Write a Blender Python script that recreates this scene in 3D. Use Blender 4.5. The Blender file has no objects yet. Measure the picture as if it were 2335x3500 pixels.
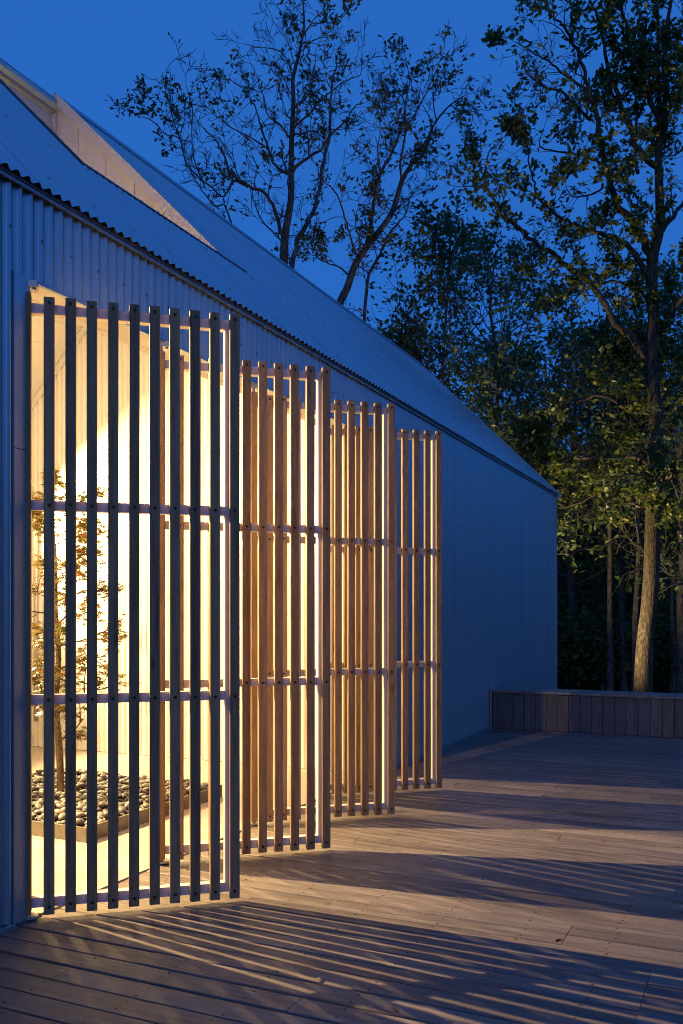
import bpy, math, random
import numpy as np
from mathutils import Vector, Matrix, noise as mnoise

R = random.Random(7)
sc = bpy.context.scene
COL = sc.collection

# ------------------------------------------------------------------ camera
YAW = math.radians(25.05)
CAM = Vector((3.25, 0.0, 1.5))
cd = bpy.data.cameras.new('camera'); cam = bpy.data.objects.new('camera', cd); COL.objects.link(cam)
cd.sensor_fit = 'HORIZONTAL'; cd.sensor_width = 36.0; cd.lens = 47.33
cd.shift_y = 0.1503; cd.clip_end = 2000; cd.clip_start = 0.05
cam.location = CAM; cam.rotation_euler = (math.radians(90), 0, YAW)
sc.camera = cam

# ------------------------------------------------------------------ world: dusk sky
w = bpy.data.worlds.new('World'); sc.world = w; w.use_nodes = True
nt = w.node_tree
sky = nt.nodes.new('ShaderNodeTexSky'); sky.sky_type = 'NISHITA'; sky.sun_disc = False
sky.sun_elevation = math.radians(3.0); sky.sun_rotation = math.radians(200)
sky.ozone_density = 6.0; sky.dust_density = 0.1; sky.air_density = 1.0; sky.altitude = 200
blue = nt.nodes.new('ShaderNodeMix'); blue.data_type = 'RGBA'; blue.inputs[0].default_value = .84
nt.links.new(sky.outputs[0], blue.inputs[6]); blue.inputs[7].default_value = (.16, 1.04, 4.05, 1)   # even twilight blue of the upper air
nt.links.new(blue.outputs[2], nt.nodes['Background'].inputs[0])
nt.nodes['Background'].inputs[1].default_value = 0.15
# afterglow: the sun is gone, its broad bluish glow comes from low behind the camera
sd = bpy.data.lights.new('sun', 'SUN'); sd.energy = 0.24; sd.color = (.58, .60, 1.0); sd.angle = math.radians(40)
so = bpy.data.objects.new('sun', sd); COL.objects.link(so)
so.rotation_euler = Vector((-.34, .90, -.28)).to_track_quat('-Z', 'Y').to_euler()

# ------------------------------------------------------------------ exposure, sampling
sc.view_settings.view_transform = 'Standard'; sc.view_settings.look = 'None'
sc.view_settings.exposure = 0.0; sc.view_settings.gamma = 1.0
sc.view_settings.use_curve_mapping = False
sc.render.engine = 'CYCLES'
cy = sc.cycles
cy.use_denoising = True; cy.filter_width = 1.0
cy.max_bounces = 8; cy.diffuse_bounces = 5; cy.glossy_bounces = 3; cy.transmission_bounces = 4; cy.transparent_max_bounces = 4
cy.sample_clamp_indirect = 3.0
cy.caustics_reflective = False; cy.caustics_refractive = False

LAMP_POWER = 3000.0
LAMP_COLOR = (1.0, 0.66, 0.30)
UPLIGHT_POWER = 2300.0

# ------------------------------------------------------------------ helpers
def link(o, parent=None):
    COL.objects.link(o)
    if parent is not None: o.parent = parent
    return o
def tag(o, label, cat=None, group=None, kind=None):
    if label: o['label'] = label
    if cat: o['category'] = cat
    if group: o['group'] = group
    if kind: o['kind'] = kind
    return o
def empty(name, loc=(0, 0, 0), rz=0.0, parent=None):
    o = bpy.data.objects.new(name, None); o.location = loc; o.rotation_euler = (0, 0, rz)
    o.empty_display_size = 0.2
    return link(o, parent)
class MB:
    def __init__(self): self.v = []; self.f = []
    def add(self, vs, fs):
        b = len(self.v); self.v += [tuple(p) for p in vs]; self.f += [tuple(i + b for i in q) for q in fs]
    def box(self, x0, x1, y0, y1, z0, z1):
        self.add([(x0,y0,z0),(x1,y0,z0),(x1,y1,z0),(x0,y1,z0),(x0,y0,z1),(x1,y0,z1),(x1,y1,z1),(x0,y1,z1)],
                 [(0,3,2,1),(4,5,6,7),(0,1,5,4),(1,2,6,5),(2,3,7,6),(3,0,4,7)])
    def cbox(self, x0, x1, y0, y1, z0, z1, c=0.003):
        """box with its four edges along z chamfered"""
        pts = [(x0+c,y0),(x1-c,y0),(x1,y0+c),(x1,y1-c),(x1-c,y1),(x0+c,y1),(x0,y1-c),(x0,y0+c)]
        n = 8
        self.add([(a,b,z0) for a,b in pts] + [(a,b,z1) for a,b in pts],
                 [tuple(range(n))[::-1], tuple(range(n, 2*n))] + [(i,(i+1)%n,n+(i+1)%n,n+i) for i in range(n)])
    def prism(self, poly, axis, a0, a1):
        """polygon (2d) extruded along axis 0/1/2"""
        def mk(p, a):
            if axis == 0: return (a, p[0], p[1])
            if axis == 1: return (p[0], a, p[1])
            return (p[0], p[1], a)
        n = len(poly)
        self.add([mk(p, a0) for p in poly] + [mk(p, a1) for p in poly],
                 [tuple(range(n))[::-1], tuple(range(n, 2*n))] + [(i,(i+1)%n,n+(i+1)%n,n+i) for i in range(n)])
    def disc(self, c, r, axis, h, n=10):
        """short cylinder from c along axis vector by h"""
        a = Vector(axis).normalized(); u = a.orthogonal().normalized(); v = a.cross(u); c = Vector(c)
        ring = [c + u*(r*math.cos(2*math.pi*i/n)) + v*(r*math.sin(2*math.pi*i/n)) for i in range(n)]
        top = [p*1.0 + a*h for p in ring]
        self.add(ring + top, [tuple(range(n))[::-1], tuple(range(n, 2*n))] + [(i,(i+1)%n,n+(i+1)%n,n+i) for i in range(n)])
    def tube(self, pts, rad, n=6):
        pts = [Vector(p) for p in pts]
        b = len(self.v); u = None
        for i, p in enumerate(pts):
            d = (pts[min(i+1, len(pts)-1)] - pts[max(i-1, 0)])
            d = d.normalized() if d.length > 1e-9 else Vector((0,0,1))
            if u is None: u = d.orthogonal().normalized()
            u = (u - d*u.dot(d))
            u = u.normalized() if u.length > 1e-6 else d.orthogonal().normalized()
            v = d.cross(u)
            r = rad[i]
            for k in range(n):
                a = 2*math.pi*k/n
                q = p + u*(r*math.cos(a)) + v*(r*math.sin(a)); self.v.append((q.x, q.y, q.z))
        for i in range(len(pts)-1):
            for k in range(n):
                self.f.append((b+i*n+k, b+i*n+(k+1)%n, b+(i+1)*n+(k+1)%n, b+(i+1)*n+k))
        self.f.append(tuple(b + (len(pts)-1)*n + k for k in range(n)))
    def mesh(self, name, smooth=False):
        m = bpy.data.meshes.new(name); m.from_pydata(self.v, [], self.f); m.update()
        if smooth: m.polygons.foreach_set('use_smooth', [True]*len(m.polygons))
        return m
    def build(self, name, mat, parent=None, smooth=False):
        m = self.mesh(name, smooth); m.materials.append(mat)
        return link(bpy.data.objects.new(name, m), parent)
def np_mesh(name, verts, faces_flat, loop_counts):
    m = bpy.data.meshes.new(name)
    m.vertices.add(len(verts)); m.vertices.foreach_set('co', np.asarray(verts, dtype=np.float32).ravel())
    m.loops.add(len(faces_flat)); m.loops.foreach_set('vertex_index', np.asarray(faces_flat, dtype=np.int32))
    m.polygons.add(len(loop_counts))
    st = np.concatenate(([0], np.cumsum(loop_counts)[:-1])).astype(np.int32)
    m.polygons.foreach_set('loop_start', st)
    m.update(calc_edges=True); m.validate()
    return m

# ------------------------------------------------------------------ materials
def mat(name, base=(.5,.5,.5), rough=.6, metal=0.0, spec=.5):
    m = bpy.data.materials.new(name); m.use_nodes = True
    b = m.node_tree.nodes['Principled BSDF']
    b.inputs['Base Color'].default_value = (*base, 1); b.inputs['Roughness'].default_value = rough
    b.inputs['Metallic'].default_value = metal; b.inputs['Specular IOR Level'].default_value = spec
    return m
def N(m, t, **kw):
    n = m.node_tree.nodes.new(t)
    for k, v in kw.items():
        if k in n.inputs: n.inputs[k].default_value = v
        else: setattr(n, k, v)
    return n
def L(m, a, b): m.node_tree.links.new(a, b)
def bsdf(m): return m.node_tree.nodes['Principled BSDF']
def coords(m, scale=(1,1,1), rnd=True, kind='Object'):
    tc = N(m, 'ShaderNodeTexCoord'); mp = N(m, 'ShaderNodeMapping'); mp.inputs['Scale'].default_value = scale
    L(m, tc.outputs[kind], mp.inputs['Vector'])
    if rnd:
        oi = N(m, 'ShaderNodeObjectInfo'); mu = N(m, 'ShaderNodeMath', operation='MULTIPLY'); mu.inputs[1].default_value = 57.0
        L(m, oi.outputs['Random'], mu.inputs[0])
        cx = N(m, 'ShaderNodeCombineXYZ'); L(m, mu.outputs[0], cx.inputs[0]); L(m, mu.outputs[0], cx.inputs[1]); L(m, mu.outputs[0], cx.inputs[2])
        L(m, cx.outputs[0], mp.inputs['Location'])
    return mp.outputs[0]
def ramp(m, fac, stops):
    r = N(m, 'ShaderNodeValToRGB'); e = r.color_ramp.elements
    while len(e) < len(stops): e.new(0.5)
    for i, (p, c) in enumerate(stops): e[i].position = p; e[i].color = (*c, 1)
    L(m, fac, r.inputs[0]); return r.outputs[0]
def mixc(m, fac, a, b, blend='MIX'):
    n = N(m, 'ShaderNodeMix', data_type='RGBA', blend_type=blend)
    for s, x in ((n.inputs[0], fac), (n.inputs[6], a), (n.inputs[7], b)):
        if isinstance(x, (int, float)): s.default_value = x
        elif isinstance(x, tuple): s.default_value = (*x, 1)
        else: L(m, x, s)
    return n.outputs[2]
def bump(m, h, strength=.3, dist=.01):
    b = N(m, 'ShaderNodeBump'); b.inputs['Strength'].default_value = strength; b.inputs['Distance'].default_value = dist
    L(m, h, b.inputs['Height']); L(m, b.outputs[0], bsdf(m).inputs['Normal'])
def noise(m, vec, scale=5, detail=4, rough=.55):
    n = N(m, 'ShaderNodeTexNoise'); n.inputs['Scale'].default_value = scale; n.inputs['Detail'].default_value = detail
    n.inputs['Roughness'].default_value = rough; L(m, vec, n.inputs['Vector']); return n.outputs['Fac']

def wood_mat(name, dark, mid, light, along='X', rough=.7, knots=True, gscale=1.0, rndval=.25, bs=.25, crack=False):
    m = mat(name, mid, rough, spec=.3)
    s = {'X': (.55, 9, 9), 'Z': (9, 9, .55)}[along]
    v = coords(m, tuple(q*gscale for q in s))
    n1 = noise(m, v, 3.2, 6, .62); n2 = noise(m, v, 14, 4, .6)
    c = ramp(m, n1, [(.28, dark), (.5, mid), (.74, light)])
    g = ramp(m, n2, [(.3, (.62,.62,.62)), (.62, (1.08,1.08,1.08))])
    c = mixc(m, .55, c, g, 'MULTIPLY')
    oi = N(m, 'ShaderNodeObjectInfo')
    hv = N(m, 'ShaderNodeHueSaturation')
    mr = N(m, 'ShaderNodeMapRange'); mr.inputs[3].default_value = 1-rndval; mr.inputs[4].default_value = 1+rndval
    L(m, oi.outputs['Random'], mr.inputs[0]); L(m, mr.outputs[0], hv.inputs['Value']); L(m, c, hv.inputs['Color'])
    c = hv.outputs[0]
    if knots:
        sk = {'X': (1.1, 4.2, 4.2), 'Z': (4.2, 4.2, 1.1)}[along]
        vk = coords(m, sk)
        vo = N(m, 'ShaderNodeTexVoronoi'); vo.inputs['Scale'].default_value = 1.6; L(m, vk, vo.inputs['Vector'])
        k = ramp(m, vo.outputs['Distance'], [(.03, (.28,.25,.24)), (.09, (1,1,1))])
        c = mixc(m, .85, c, k, 'MULTIPLY')
    if crack:
        vc = coords(m, {'X': (.9, 46, 46), 'Z': (46, 46, .9)}[along]); nc = noise(m, vc, 1.0, 3, .5)
        c = mixc(m, .7, c, ramp(m, nc, [(.30, (.35,.33,.31)), (.37, (1,1,1))]), 'MULTIPLY')
        st = noise(m, coords(m, (1,1,1), False, 'Generated' if False else 'Object'), 1.1, 5, .65)
        c = mixc(m, .75, c, ramp(m, st, [(.34, (.62,.61,.60)), (.62, (1.1,1.09,1.07))]), 'MULTIPLY')
    L(m, c, bsdf(m).inputs['Base Color'])
    bump(m, n2, bs, .004)
    return m

M = {}
def metal_mat(name, c0, c1, metal, r0, r1):
    m = mat(name, c0, .5, metal)
    v = coords(m, (1,1,1), False)
    n = noise(m, v, 1.3, 5, .6); n2 = noise(m, v, 2.7, 4, .6)
    L(m, mixc(m, n, c0, c1), bsdf(m).inputs['Base Color'])
    mr = N(m, 'ShaderNodeMapRange'); mr.inputs[3].default_value = r0; mr.inputs[4].default_value = r1
    L(m, n2, mr.inputs[0]); L(m, mr.outputs[0], bsdf(m).inputs['Roughness'])
    return m
M['clad'] = metal_mat('galvanised_cladding', (.34,.475,.535), (.41,.545,.60), .62, .26, .38)
M['trim'] = metal_mat('galvanised_trim', (.27,.37,.44), (.32,.42,.49), .7, .4, .55)
M['roofclad'] = metal_mat('galvanised_roofing', (.42,.52,.57), (.49,.59,.63), .65, .22, .34)
M['dark_trim'] = mat('dark_flashing', (.10,.10,.105), .5, .3)
M['white_clad'] = metal_mat('white_painted_sheet', (.69,.68,.655), (.64,.63,.605), 0.0, .28, .42)
M['ceiling'] = metal_mat('ceiling_board_paint', (.60,.59,.565), (.56,.55,.525), 0.0, .5, .65)
M['panel'] = metal_mat('light_well_panel', (.55,.53,.525), (.51,.49,.485), 0.0, .45, .6)
M['fascia'] = mat('fascia_paint', (.24,.25,.28), .6)
M['core'] = mat('wall_core', (.25,.24,.22), .9)
M['gap'] = mat('dark_gap', (.03,.028,.025), .9)
M['slat'] = wood_mat('cedar_slat', (.19,.115,.058), (.31,.20,.105), (.40,.275,.15), 'Z', .55, True, 1.6, .25, .05)
M['post'] = wood_mat('cedar_post', (.19,.11,.045), (.30,.185,.08), (.38,.25,.12), 'Z', .5, True, 1.2, .1, .05)
M['frame'] = metal_mat('pale_frame_paint', (.70,.67,.64), (.62,.60,.57), 0.0, .3, .45)
M['deck'] = wood_mat('weathered_deck_board', (.105,.09,.082), (.178,.155,.141), (.248,.219,.20), 'X', .46, True, 1.0, .22, .3, True)
M['bench'] = wood_mat('weathered_bench_board', (.08,.08,.084), (.125,.124,.13), (.165,.164,.17), 'Z', .6, True, 1.0, .12, .25, True)
M['benchtop'] = wood_mat('weathered_bench_top', (.13,.125,.12), (.20,.19,.185), (.25,.24,.235), 'X', .5, True, 1.0, .25)
M['bolt'] = mat('dark_bolt', (.035,.032,.03), .45, .6)
M['screw'] = mat('screw_head', (.24,.24,.245), .45, .7)
M['deckscrew'] = mat('deck_screw', (.03,.025,.02), .6, .2)
M['hardware'] = mat('pivot_hardware', (.48,.46,.43), .4, .6)

m = mat('polished_concrete', (.5,.46,.4), .55)
v = coords(m, (1,1,1), False); n1 = noise(m, v, 1.6, 6, .6); n2 = noise(m, v, 30, 3, .6)
c = ramp(m, n1, [(.3, (.33,.30,.255)), (.7, (.42,.385,.33))])
c = mixc(m, .35, c, ramp(m, n2, [(.35, (.8,.8,.8)), (.6, (1,1,1))]), 'MULTIPLY')
L(m, c, bsdf(m).inputs['Base Color']); bump(m, n2, .08, .004); M['concrete'] = m

m = mat('weathered_steel_edging', (.17,.15,.11), .6, .25)
v = coords(m, (1,1,1), False); n1 = noise(m, v, 7, 6, .65)
L(m, ramp(m, n1, [(.3, (.11,.10,.08)), (.55, (.19,.17,.13)), (.75, (.27,.24,.18))]), bsdf(m).inputs['Base Color']); M['steel'] = m

m = mat('river_pebble', (.2,.2,.19), .5)
oi = N(m, 'ShaderNodeObjectInfo'); v = coords(m, (1,1,1)); n1 = noise(m, v, 9, 4)
geo = N(m, 'ShaderNodeNewGeometry')
ad = N(m, 'ShaderNodeMath', operation='ADD'); L(m, oi.outputs['Random'], ad.inputs[0]); L(m, geo.outputs['Random Per Island'], ad.inputs[1])
fr = N(m, 'ShaderNodeMath', operation='FRACT'); L(m, ad.outputs[0], fr.inputs[0])
c = ramp(m, fr.outputs[0], [(0, (.055,.055,.055)), (.3, (.09,.09,.088)), (.62, (.13,.126,.118)), (.85, (.15,.14,.122)), (.95, (.21,.165,.10)), (1, (.10,.097,.097))])
c = mixc(m, .5, c, ramp(m, n1, [(.35, (.7,.7,.7)), (.65, (1.1,1.1,1.1))]), 'MULTIPLY')
L(m, c, bsdf(m).inputs['Base Color']); M['pebble'] = m

def bark_mat(name, dark, mid, light, scale=1.0, lich=None):
    m = mat(name, mid, .9, spec=.2)
    v = coords(m, (9*scale, 9*scale, 1.5*scale), False)
    n1 = noise(m, v, 2.2, 6, .65)
    vo = N(m, 'ShaderNodeTexVoronoi', feature='DISTANCE_TO_EDGE'); vo.inputs['Scale'].default_value = 2.6
    v2 = coords(m, (15*scale, 15*scale, 3.2*scale), False); nz = N(m, 'ShaderNodeTexNoise'); nz.inputs['Scale'].default_value = 3.0
    L(m, v2, nz.inputs['Vector']); mxv = N(m, 'ShaderNodeMix', data_type='RGBA'); mxv.inputs[0].default_value = .35
    L(m, v2, mxv.inputs[6]); L(m, nz.outputs['Color'], mxv.inputs[7]); L(m, mxv.outputs[2], vo.inputs['Vector'])
    fis = ramp(m, vo.outputs['Distance'], [(0.0, (.25,.25,.25)), (.16, (1,1,1))])
    c = ramp(m, n1, [(.3, dark), (.5, mid), (.72, light)])
    c = mixc(m, .9, c, fis, 'MULTIPLY')
    if lich:
        n3 = noise(m, coords(m, (1,1,.7), False), 3.0, 5, .7)
        c = mixc(m, ramp(m, n3, [(.56, (0,0,0)), (.66, (.75,.75,.75))]), c, lich)
    L(m, c, bsdf(m).inputs['Base Color'])
    bump(m, vo.outputs['Distance'], .8, .012)
    return m
M['bark_oak'] = bark_mat('oak_bark', (.045,.035,.022), (.085,.066,.042), (.135,.112,.08), 1.0, (.17,.16,.13))
M['bark_dark'] = bark_mat('dark_bark', (.06,.055,.05), (.11,.10,.088), (.17,.158,.145), .8, (.22,.22,.21))
M['bark_maple'] = bark_mat('maple_bark', (.12,.09,.06), (.19,.14,.09), (.25,.2,.14), 3.0)

def leaf_mat(name, cols, trans=.3):
    m = mat(name, cols[1], .42, spec=.5)
    geo = N(m, 'ShaderNodeNewGeometry')
    k = len(cols)
    c = ramp(m, geo.outputs['Random Per Island'], [(i/(k-1), q) for i, q in enumerate(cols)])
    L(m, c, bsdf(m).inputs['Base Color'])
    tr = N(m, 'ShaderNodeBsdfTranslucent'); L(m, c, tr.inputs['Color'])
    mx = N(m, 'ShaderNodeMixShader'); mx.inputs[0].default_value = trans
    L(m, bsdf(m).outputs[0], mx.inputs[1]); L(m, tr.outputs[0], mx.inputs[2])
    L(m, mx.outputs[0], m.node_tree.nodes['Material Output'].inputs['Surface'])
    return m
M['leaf_oak'] = leaf_mat('oak_leaf', [(.06,.09,.015), (.085,.12,.02), (.11,.145,.025), (.15,.17,.03)], .4)
M['leaf_thin'] = leaf_mat('thin_oak_leaf', [(.06,.085,.025), (.08,.105,.03), (.11,.11,.035), (.17,.11,.035)])
M['leaf_dense'] = leaf_mat('forest_leaf', [(.06,.11,.035), (.08,.135,.04), (.10,.155,.045), (.13,.165,.05)], .45)
M['leaf_maple'] = leaf_mat('maple_leaf', [(.15,.145,.03), (.19,.17,.035), (.20,.13,.03), (.22,.165,.04), (.13,.14,.03), (.28,.08,.04)], .45)
M['leaf_fallen'] = leaf_mat('fallen_leaf', [(.22,.14,.07), (.30,.20,.10), (.16,.11,.06)], .1)

m = mat('leaf_litter_ground', (.06,.05,.035), .95, spec=.1)
v = coords(m, (1,1,1), False); n1 = noise(m, v, .6, 8, .7)
L(m, ramp(m, n1, [(.3, (.03,.028,.018)), (.55, (.06,.05,.03)), (.75, (.05,.065,.025))]), bsdf(m).inputs['Base Color']); bump(m, n1, .6, .2); M['ground'] = m
m = mat('lamp_enamel', (.05,.05,.052), .35, .2); M['enamel'] = m
m = mat('lamp_bulb', (1,1,1), .3)
bsdf(m).inputs['Emission Color'].default_value = (*LAMP_COLOR, 1); bsdf(m).inputs['Emission Strength'].default_value = 6.0; M['bulb'] = m

# ------------------------------------------------------------------ the place: x points out of the facade, y runs along it
PITCH = .070; AMP = .0125
EAVE = 3.65; RIDGE_X = -2.57; BACK_X = -5.14; S0, S1 = -1.02, 15.81
O0, O1, HEAD = 3.345, 7.715, 3.15          # opening
W0, W1, WC = 4.68, 6.35, -.85             # light well in the roof
FW = 7.735                                 # far courtyard wall
def roof_z(x): return EAVE - x if x >= RIDGE_X else EAVE - RIDGE_X + (x - RIDGE_X)
def ceil_z(x): return roof_z(x) - .65

def corr(name, u0, u1, fn, mat_, parent, off=0.0, amp=AMP):
    """corrugated sheet: columns at u0..u1, fn(u, d) -> list of points along the column"""
    n = max(2, int(round((u1-u0)/PITCH*8))); mb = MB(); rows = None
    for i in range(n+1):
        u = u0 + (u1-u0)*i/n
        col = fn(u, amp*math.cos(2*math.pi*u/PITCH) + off); rows = len(col); mb.v += [tuple(p) for p in col]
    for i in range(n):
        for j in range(rows-1):
            a = i*rows+j; mb.f.append((a, a+rows, a+rows+1, a+1))
    return mb.build(name, mat_, parent, True)
def spans(a, b, step=PITCH*12):
    out = []; u = a
    while u < b - 1e-6:
        e = min(b, (math.floor(u/step + 1e-6)+1)*step)
        if b - e < .12: e = b
        out.append((u, e)); u = e
    return out

# ground
mb = MB(); mb.add([(-400,-400,-.5),(400,-400,-.5),(400,400,-.5),(-400,400,-.5)], [(0,1,2,3)])
tag(mb.build('ground', M['ground']), 'dark leaf-littered ground under the trees', kind='structure')

# ------------------------------------------------------------------ building
bld = empty('metal_building', (0, 0, 0))
tag(bld, 'long gabled building clad in blue-grey corrugated metal with lit courtyard', 'building')
# facade
mb = MB()
mb.box(-.2, -.026, S0, O0, 0, 3.55); mb.box(-.2, -.026, O0, O1, HEAD+.01, 3.55); mb.box(-.2, -.026, O1, S1, 0, 3.55)
fac = mb.build('facade_wall', M['core'], bld)
i = 0
for (a, b, z0) in ((S0, O0-.105, .02), (O0-.105, O1+.10, HEAD), (O1+.10, S1, .02)):
    for (u0, u1) in spans(a, b):
        i += 1
        corr('wall_sheet', u0, u1+ (.004 if u1 < b-1e-6 else 0), lambda u, d, z0=z0: [(d-AMP-.002, u, z0), (d-AMP-.002, u, 3.60)], M['clad'], fac, .0004*(i % 2))
mb = MB()                                    # rows of cladding screws
for zr in (.30, 1.05, 1.80, 2.55, 3.36):
    k = 0
    u = S0 + PITCH
    while u < S1-.05:
        u = round(u/PITCH)*PITCH
        if not (O0-.16 < u < O1+.16 and zr < HEAD): mb.disc((-.004, u, zr + .004*math.sin(u*37)), .0075, (1,0,0), .0065, 6)
        u += PITCH*3
scr = mb.build('cladding_screws', M['screw'], fac); scr['kind'] = 'stuff'
mb = MB(); mb.box(-.19, .003, O0-.105, O0-.002, .012, HEAD+.004); mb.build('jamb_trim', M['clad'], bld)
mb = MB(); mb.box(-.19, .003, O1+.002, O1+.10, .012, HEAD-.002); mb.build('jamb_trim', M['clad'], bld)
mb = MB(); mb.box(.0035, .0045, O0-.105, O0-.002, 2.30, 2.304); mb.build('trim_joint', M['gap'], bld)
mb = MB(); mb.box(-.012, .012, O0-.002, O1+.002, HEAD-.016, HEAD-.001); mb.build('header_trim', M['trim'], bld)
mb = MB(); mb.box(-.185, -.012, O0-.002, O1+.002, HEAD-.008, HEAD+.008); mb.build('header_soffit', M['ceiling'], bld)
mb = MB(); mb.box(-.26, -.198, O0-.04, FW, HEAD-.004, HEAD+.02); mb.build('soffit_trim', M['ceiling'], bld)
for a, b in ((S0, O0-.11), (O1+.11, S1)):
    mb = MB(); mb.box(-.002, .022, a, b, -.01, .018); mb.build('base_trim', M['trim'], bld)
mb = MB(); mb.box(.004, .018, S0, S1+.02, 3.574, 3.586); mb.build('eave_trim', M['trim'], bld)
mb = MB(); mb.box(-.03, .022, S0, S1, 3.588, 3.61); mb.build('eave_soffit', M['dark_trim'], bld)
mb = MB(); mb.box(-.05, .016, S1-.03, S1+.03, .0, 3.52); mb.build('corner_trim', M['trim'], bld)
# gable ends and back wall
for s in (S0-.08, S1-.02):
    mb = MB(); mb.prism([(BACK_X,0),(-.03,0),(-.03,3.55),(RIDGE_X,EAVE-RIDGE_X-.12),(BACK_X,3.55)], 1, s, s+.08); mb.build('gable_wall', M['clad'], bld)
mb = MB(); mb.box(BACK_X-.15, BACK_X, S0, S1, 0, 3.55); mb.build('back_wall', M['clad'], bld)

# roof
q = math.sqrt(.5)
mb = MB(); mb.prism([(RIDGE_X,EAVE-RIDGE_X-.03),(BACK_X-.2,EAVE-.23),(BACK_X-.2,EAVE-.27),(RIDGE_X,EAVE-RIDGE_X-.07)], 1, S0-.05, S1+.05)
roof = mb.build('roof', M['clad'], bld)
def roof_fn(x0, x1):
    def f(u, d): return [(x0 + d*q, u, EAVE - x0 + d*q), ((x0+x1)/2 + d*q, u, EAVE-(x0+x1)/2 + d*q), (x1 + d*q, u, EAVE - x1 + d*q)]
    return f
i = 0
for (a, b, x1) in ((S0, W0, RIDGE_X), (W0, W1, WC), (W1, S1+.04, RIDGE_X)):
    for (u0, u1) in spans(a, b):
        i += 1
        corr('roof_sheet', u0, u1 + (.005 if u1 < b-1e-6 else 0), roof_fn(.04, x1), M['roofclad'], roof, .0006*(i % 2), .010)
# underlay below the sheets, closed to light
def slope_board(name, x0, x1, s0, s1, lift, th, mat_, parent):
    """board lying in the front roof slope, lift above the roof plane along its normal"""
    mb = MB(); a = lift*q; b = (lift-th)*q
    mb.prism([(x0+a, EAVE-x0+a), (x1+a, EAVE-x1+a), (x1+b, EAVE-x1+b), (x0+b, EAVE-x0+b)], 1, s0, s1)
    return mb.build(name, mat_, parent)
for (a, b, x1) in ((S0, W0, RIDGE_X), (W0, W1, WC), (W1, S1, RIDGE_X)):
    slope_board('roof_underlay', .02, x1, a, b, -.016, .03, M['dark_trim'], roof)
mb = MB()
mb.prism([(RIDGE_X-.16, roof_z(RIDGE_X-.16)+.012),(RIDGE_X, EAVE-RIDGE_X+.03),(RIDGE_X+.13, EAVE-RIDGE_X-.13+.03),(RIDGE_X+.13, EAVE-RIDGE_X-.13+.018),(RIDGE_X, EAVE-RIDGE_X+.012),(RIDGE_X-.16, roof_z(RIDGE_X-.16)-.004)], 1, W1-.02, S1+.06)
mb.build('ridge_cap', M['trim'], roof)
mb = MB()
mb.prism([(RIDGE_X-.16, roof_z(RIDGE_X-.16)+.012),(RIDGE_X, EAVE-RIDGE_X+.03),(RIDGE_X+.13, EAVE-RIDGE_X-.13+.03),(RIDGE_X+.13, EAVE-RIDGE_X-.13+.018),(RIDGE_X, EAVE-RIDGE_X+.012),(RIDGE_X-.16, roof_z(RIDGE_X-.16)-.004)], 1, S0, W0+.02)
mb.build('ridge_cap', M['trim'], roof)
slope_board('rake_trim', .08, RIDGE_X, S1+.03, S1+.05, .02, .12, M['trim'], roof)
slope_board('rake_trim', .08, RIDGE_X, S0-.09, S0-.07, .02, .12, M['trim'], roof)
slope_board('well_flashing', WC+.012, WC-.012, W0-.01, W1+.42, .016, .012, M['screw'], roof)
slope_board('well_flashing', WC, RIDGE_X+.1, W0-.02, W0+.006, .019, .03, M['dark_trim'], roof)
mb = MB()
for xr in (-.10, -.75, -1.40, -2.05):
    u = S0 + PITCH
    while u < S1-.05:
        uu = round(u/PITCH)*PITCH
        if not (W0-.1 < uu < W1+.1 and xr < WC+.05): mb.disc((xr+AMP*q, uu, EAVE-xr+AMP*q), .0055, (1,0,1), .004, 6)
        u += PITCH*5
scr = mb.build('roof_screws', M['trim'], roof); scr['kind'] = 'stuff'

# light well: white panels
mb = MB(); mb.box(-2.70, -2.655, W0-.02, W1+.05, 5.42, 6.16)
well = mb.build('light_well', M['gap'], bld)
def cheek(s0, s1, face):
    xs = [-2.66, -2.35, -2.04, -1.73, -1.42, -1.11, WC+.01]
    for a, b in zip(xs[:-1], xs[1:]):
        a2, b2 = a+.003, b-.003
        mb = MB(); mb.prism([(a2, ceil_z(a2)-.02), (b2, ceil_z(b2)-.02), (b2, EAVE-b2-.035), (a2, min(EAVE-a2-.035, EAVE-RIDGE_X-.03))], 1, s0, s1)
        mb.build('wall_panel', M['panel'], well)
cheek(W1+.012, W1+.03, -1); cheek(W0-.03, W0-.012, 1)
mb = MB(); mb.prism([(-2.64, 5.4),(WC+.03, 3.7),(WC+.03, EAVE-WC-.05),(-2.64, 6.15)], 1, W1+.033, W1+.05); mb.build('panel_backing', M['gap'], well)
mb = MB(); mb.prism([(-2.64, 5.4),(WC+.03, 3.7),(WC+.03, EAVE-WC-.05),(-2.64, 6.15)], 1, W0-.05, W0-.033); mb.build('panel_backing', M['gap'], well)
slope_board('rake_board', WC-.01, RIDGE_X-.04, W1-.028, W1+.011, .022, .085, M['panel'], well)
for k in range(2):
    a = W0 + .0 + k*.83; b = min(a+.825, W1+.01)
    mb = MB(); mb.box(-2.654, -2.632, a, b, 5.44, 6.07); mb.build('wall_panel', M['panel'], well)
mb = MB(); mb.box(-2.72, -2.60, W0-.02, W1-.013, 6.095, 6.225); mb.build('well_fascia', M['fascia'], well)
mb = MB(); mb.box(-2.632, -2.595, W1-.022, W1+.0115, 5.44, 6.09); mb.build('corner_board', M['panel'], well)
mb = MB(); mb.box(WC+.005, WC+.025, W0, W1, 3.80, EAVE-WC-.05); mb.build('wall_panel', M['panel'], well)

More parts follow.
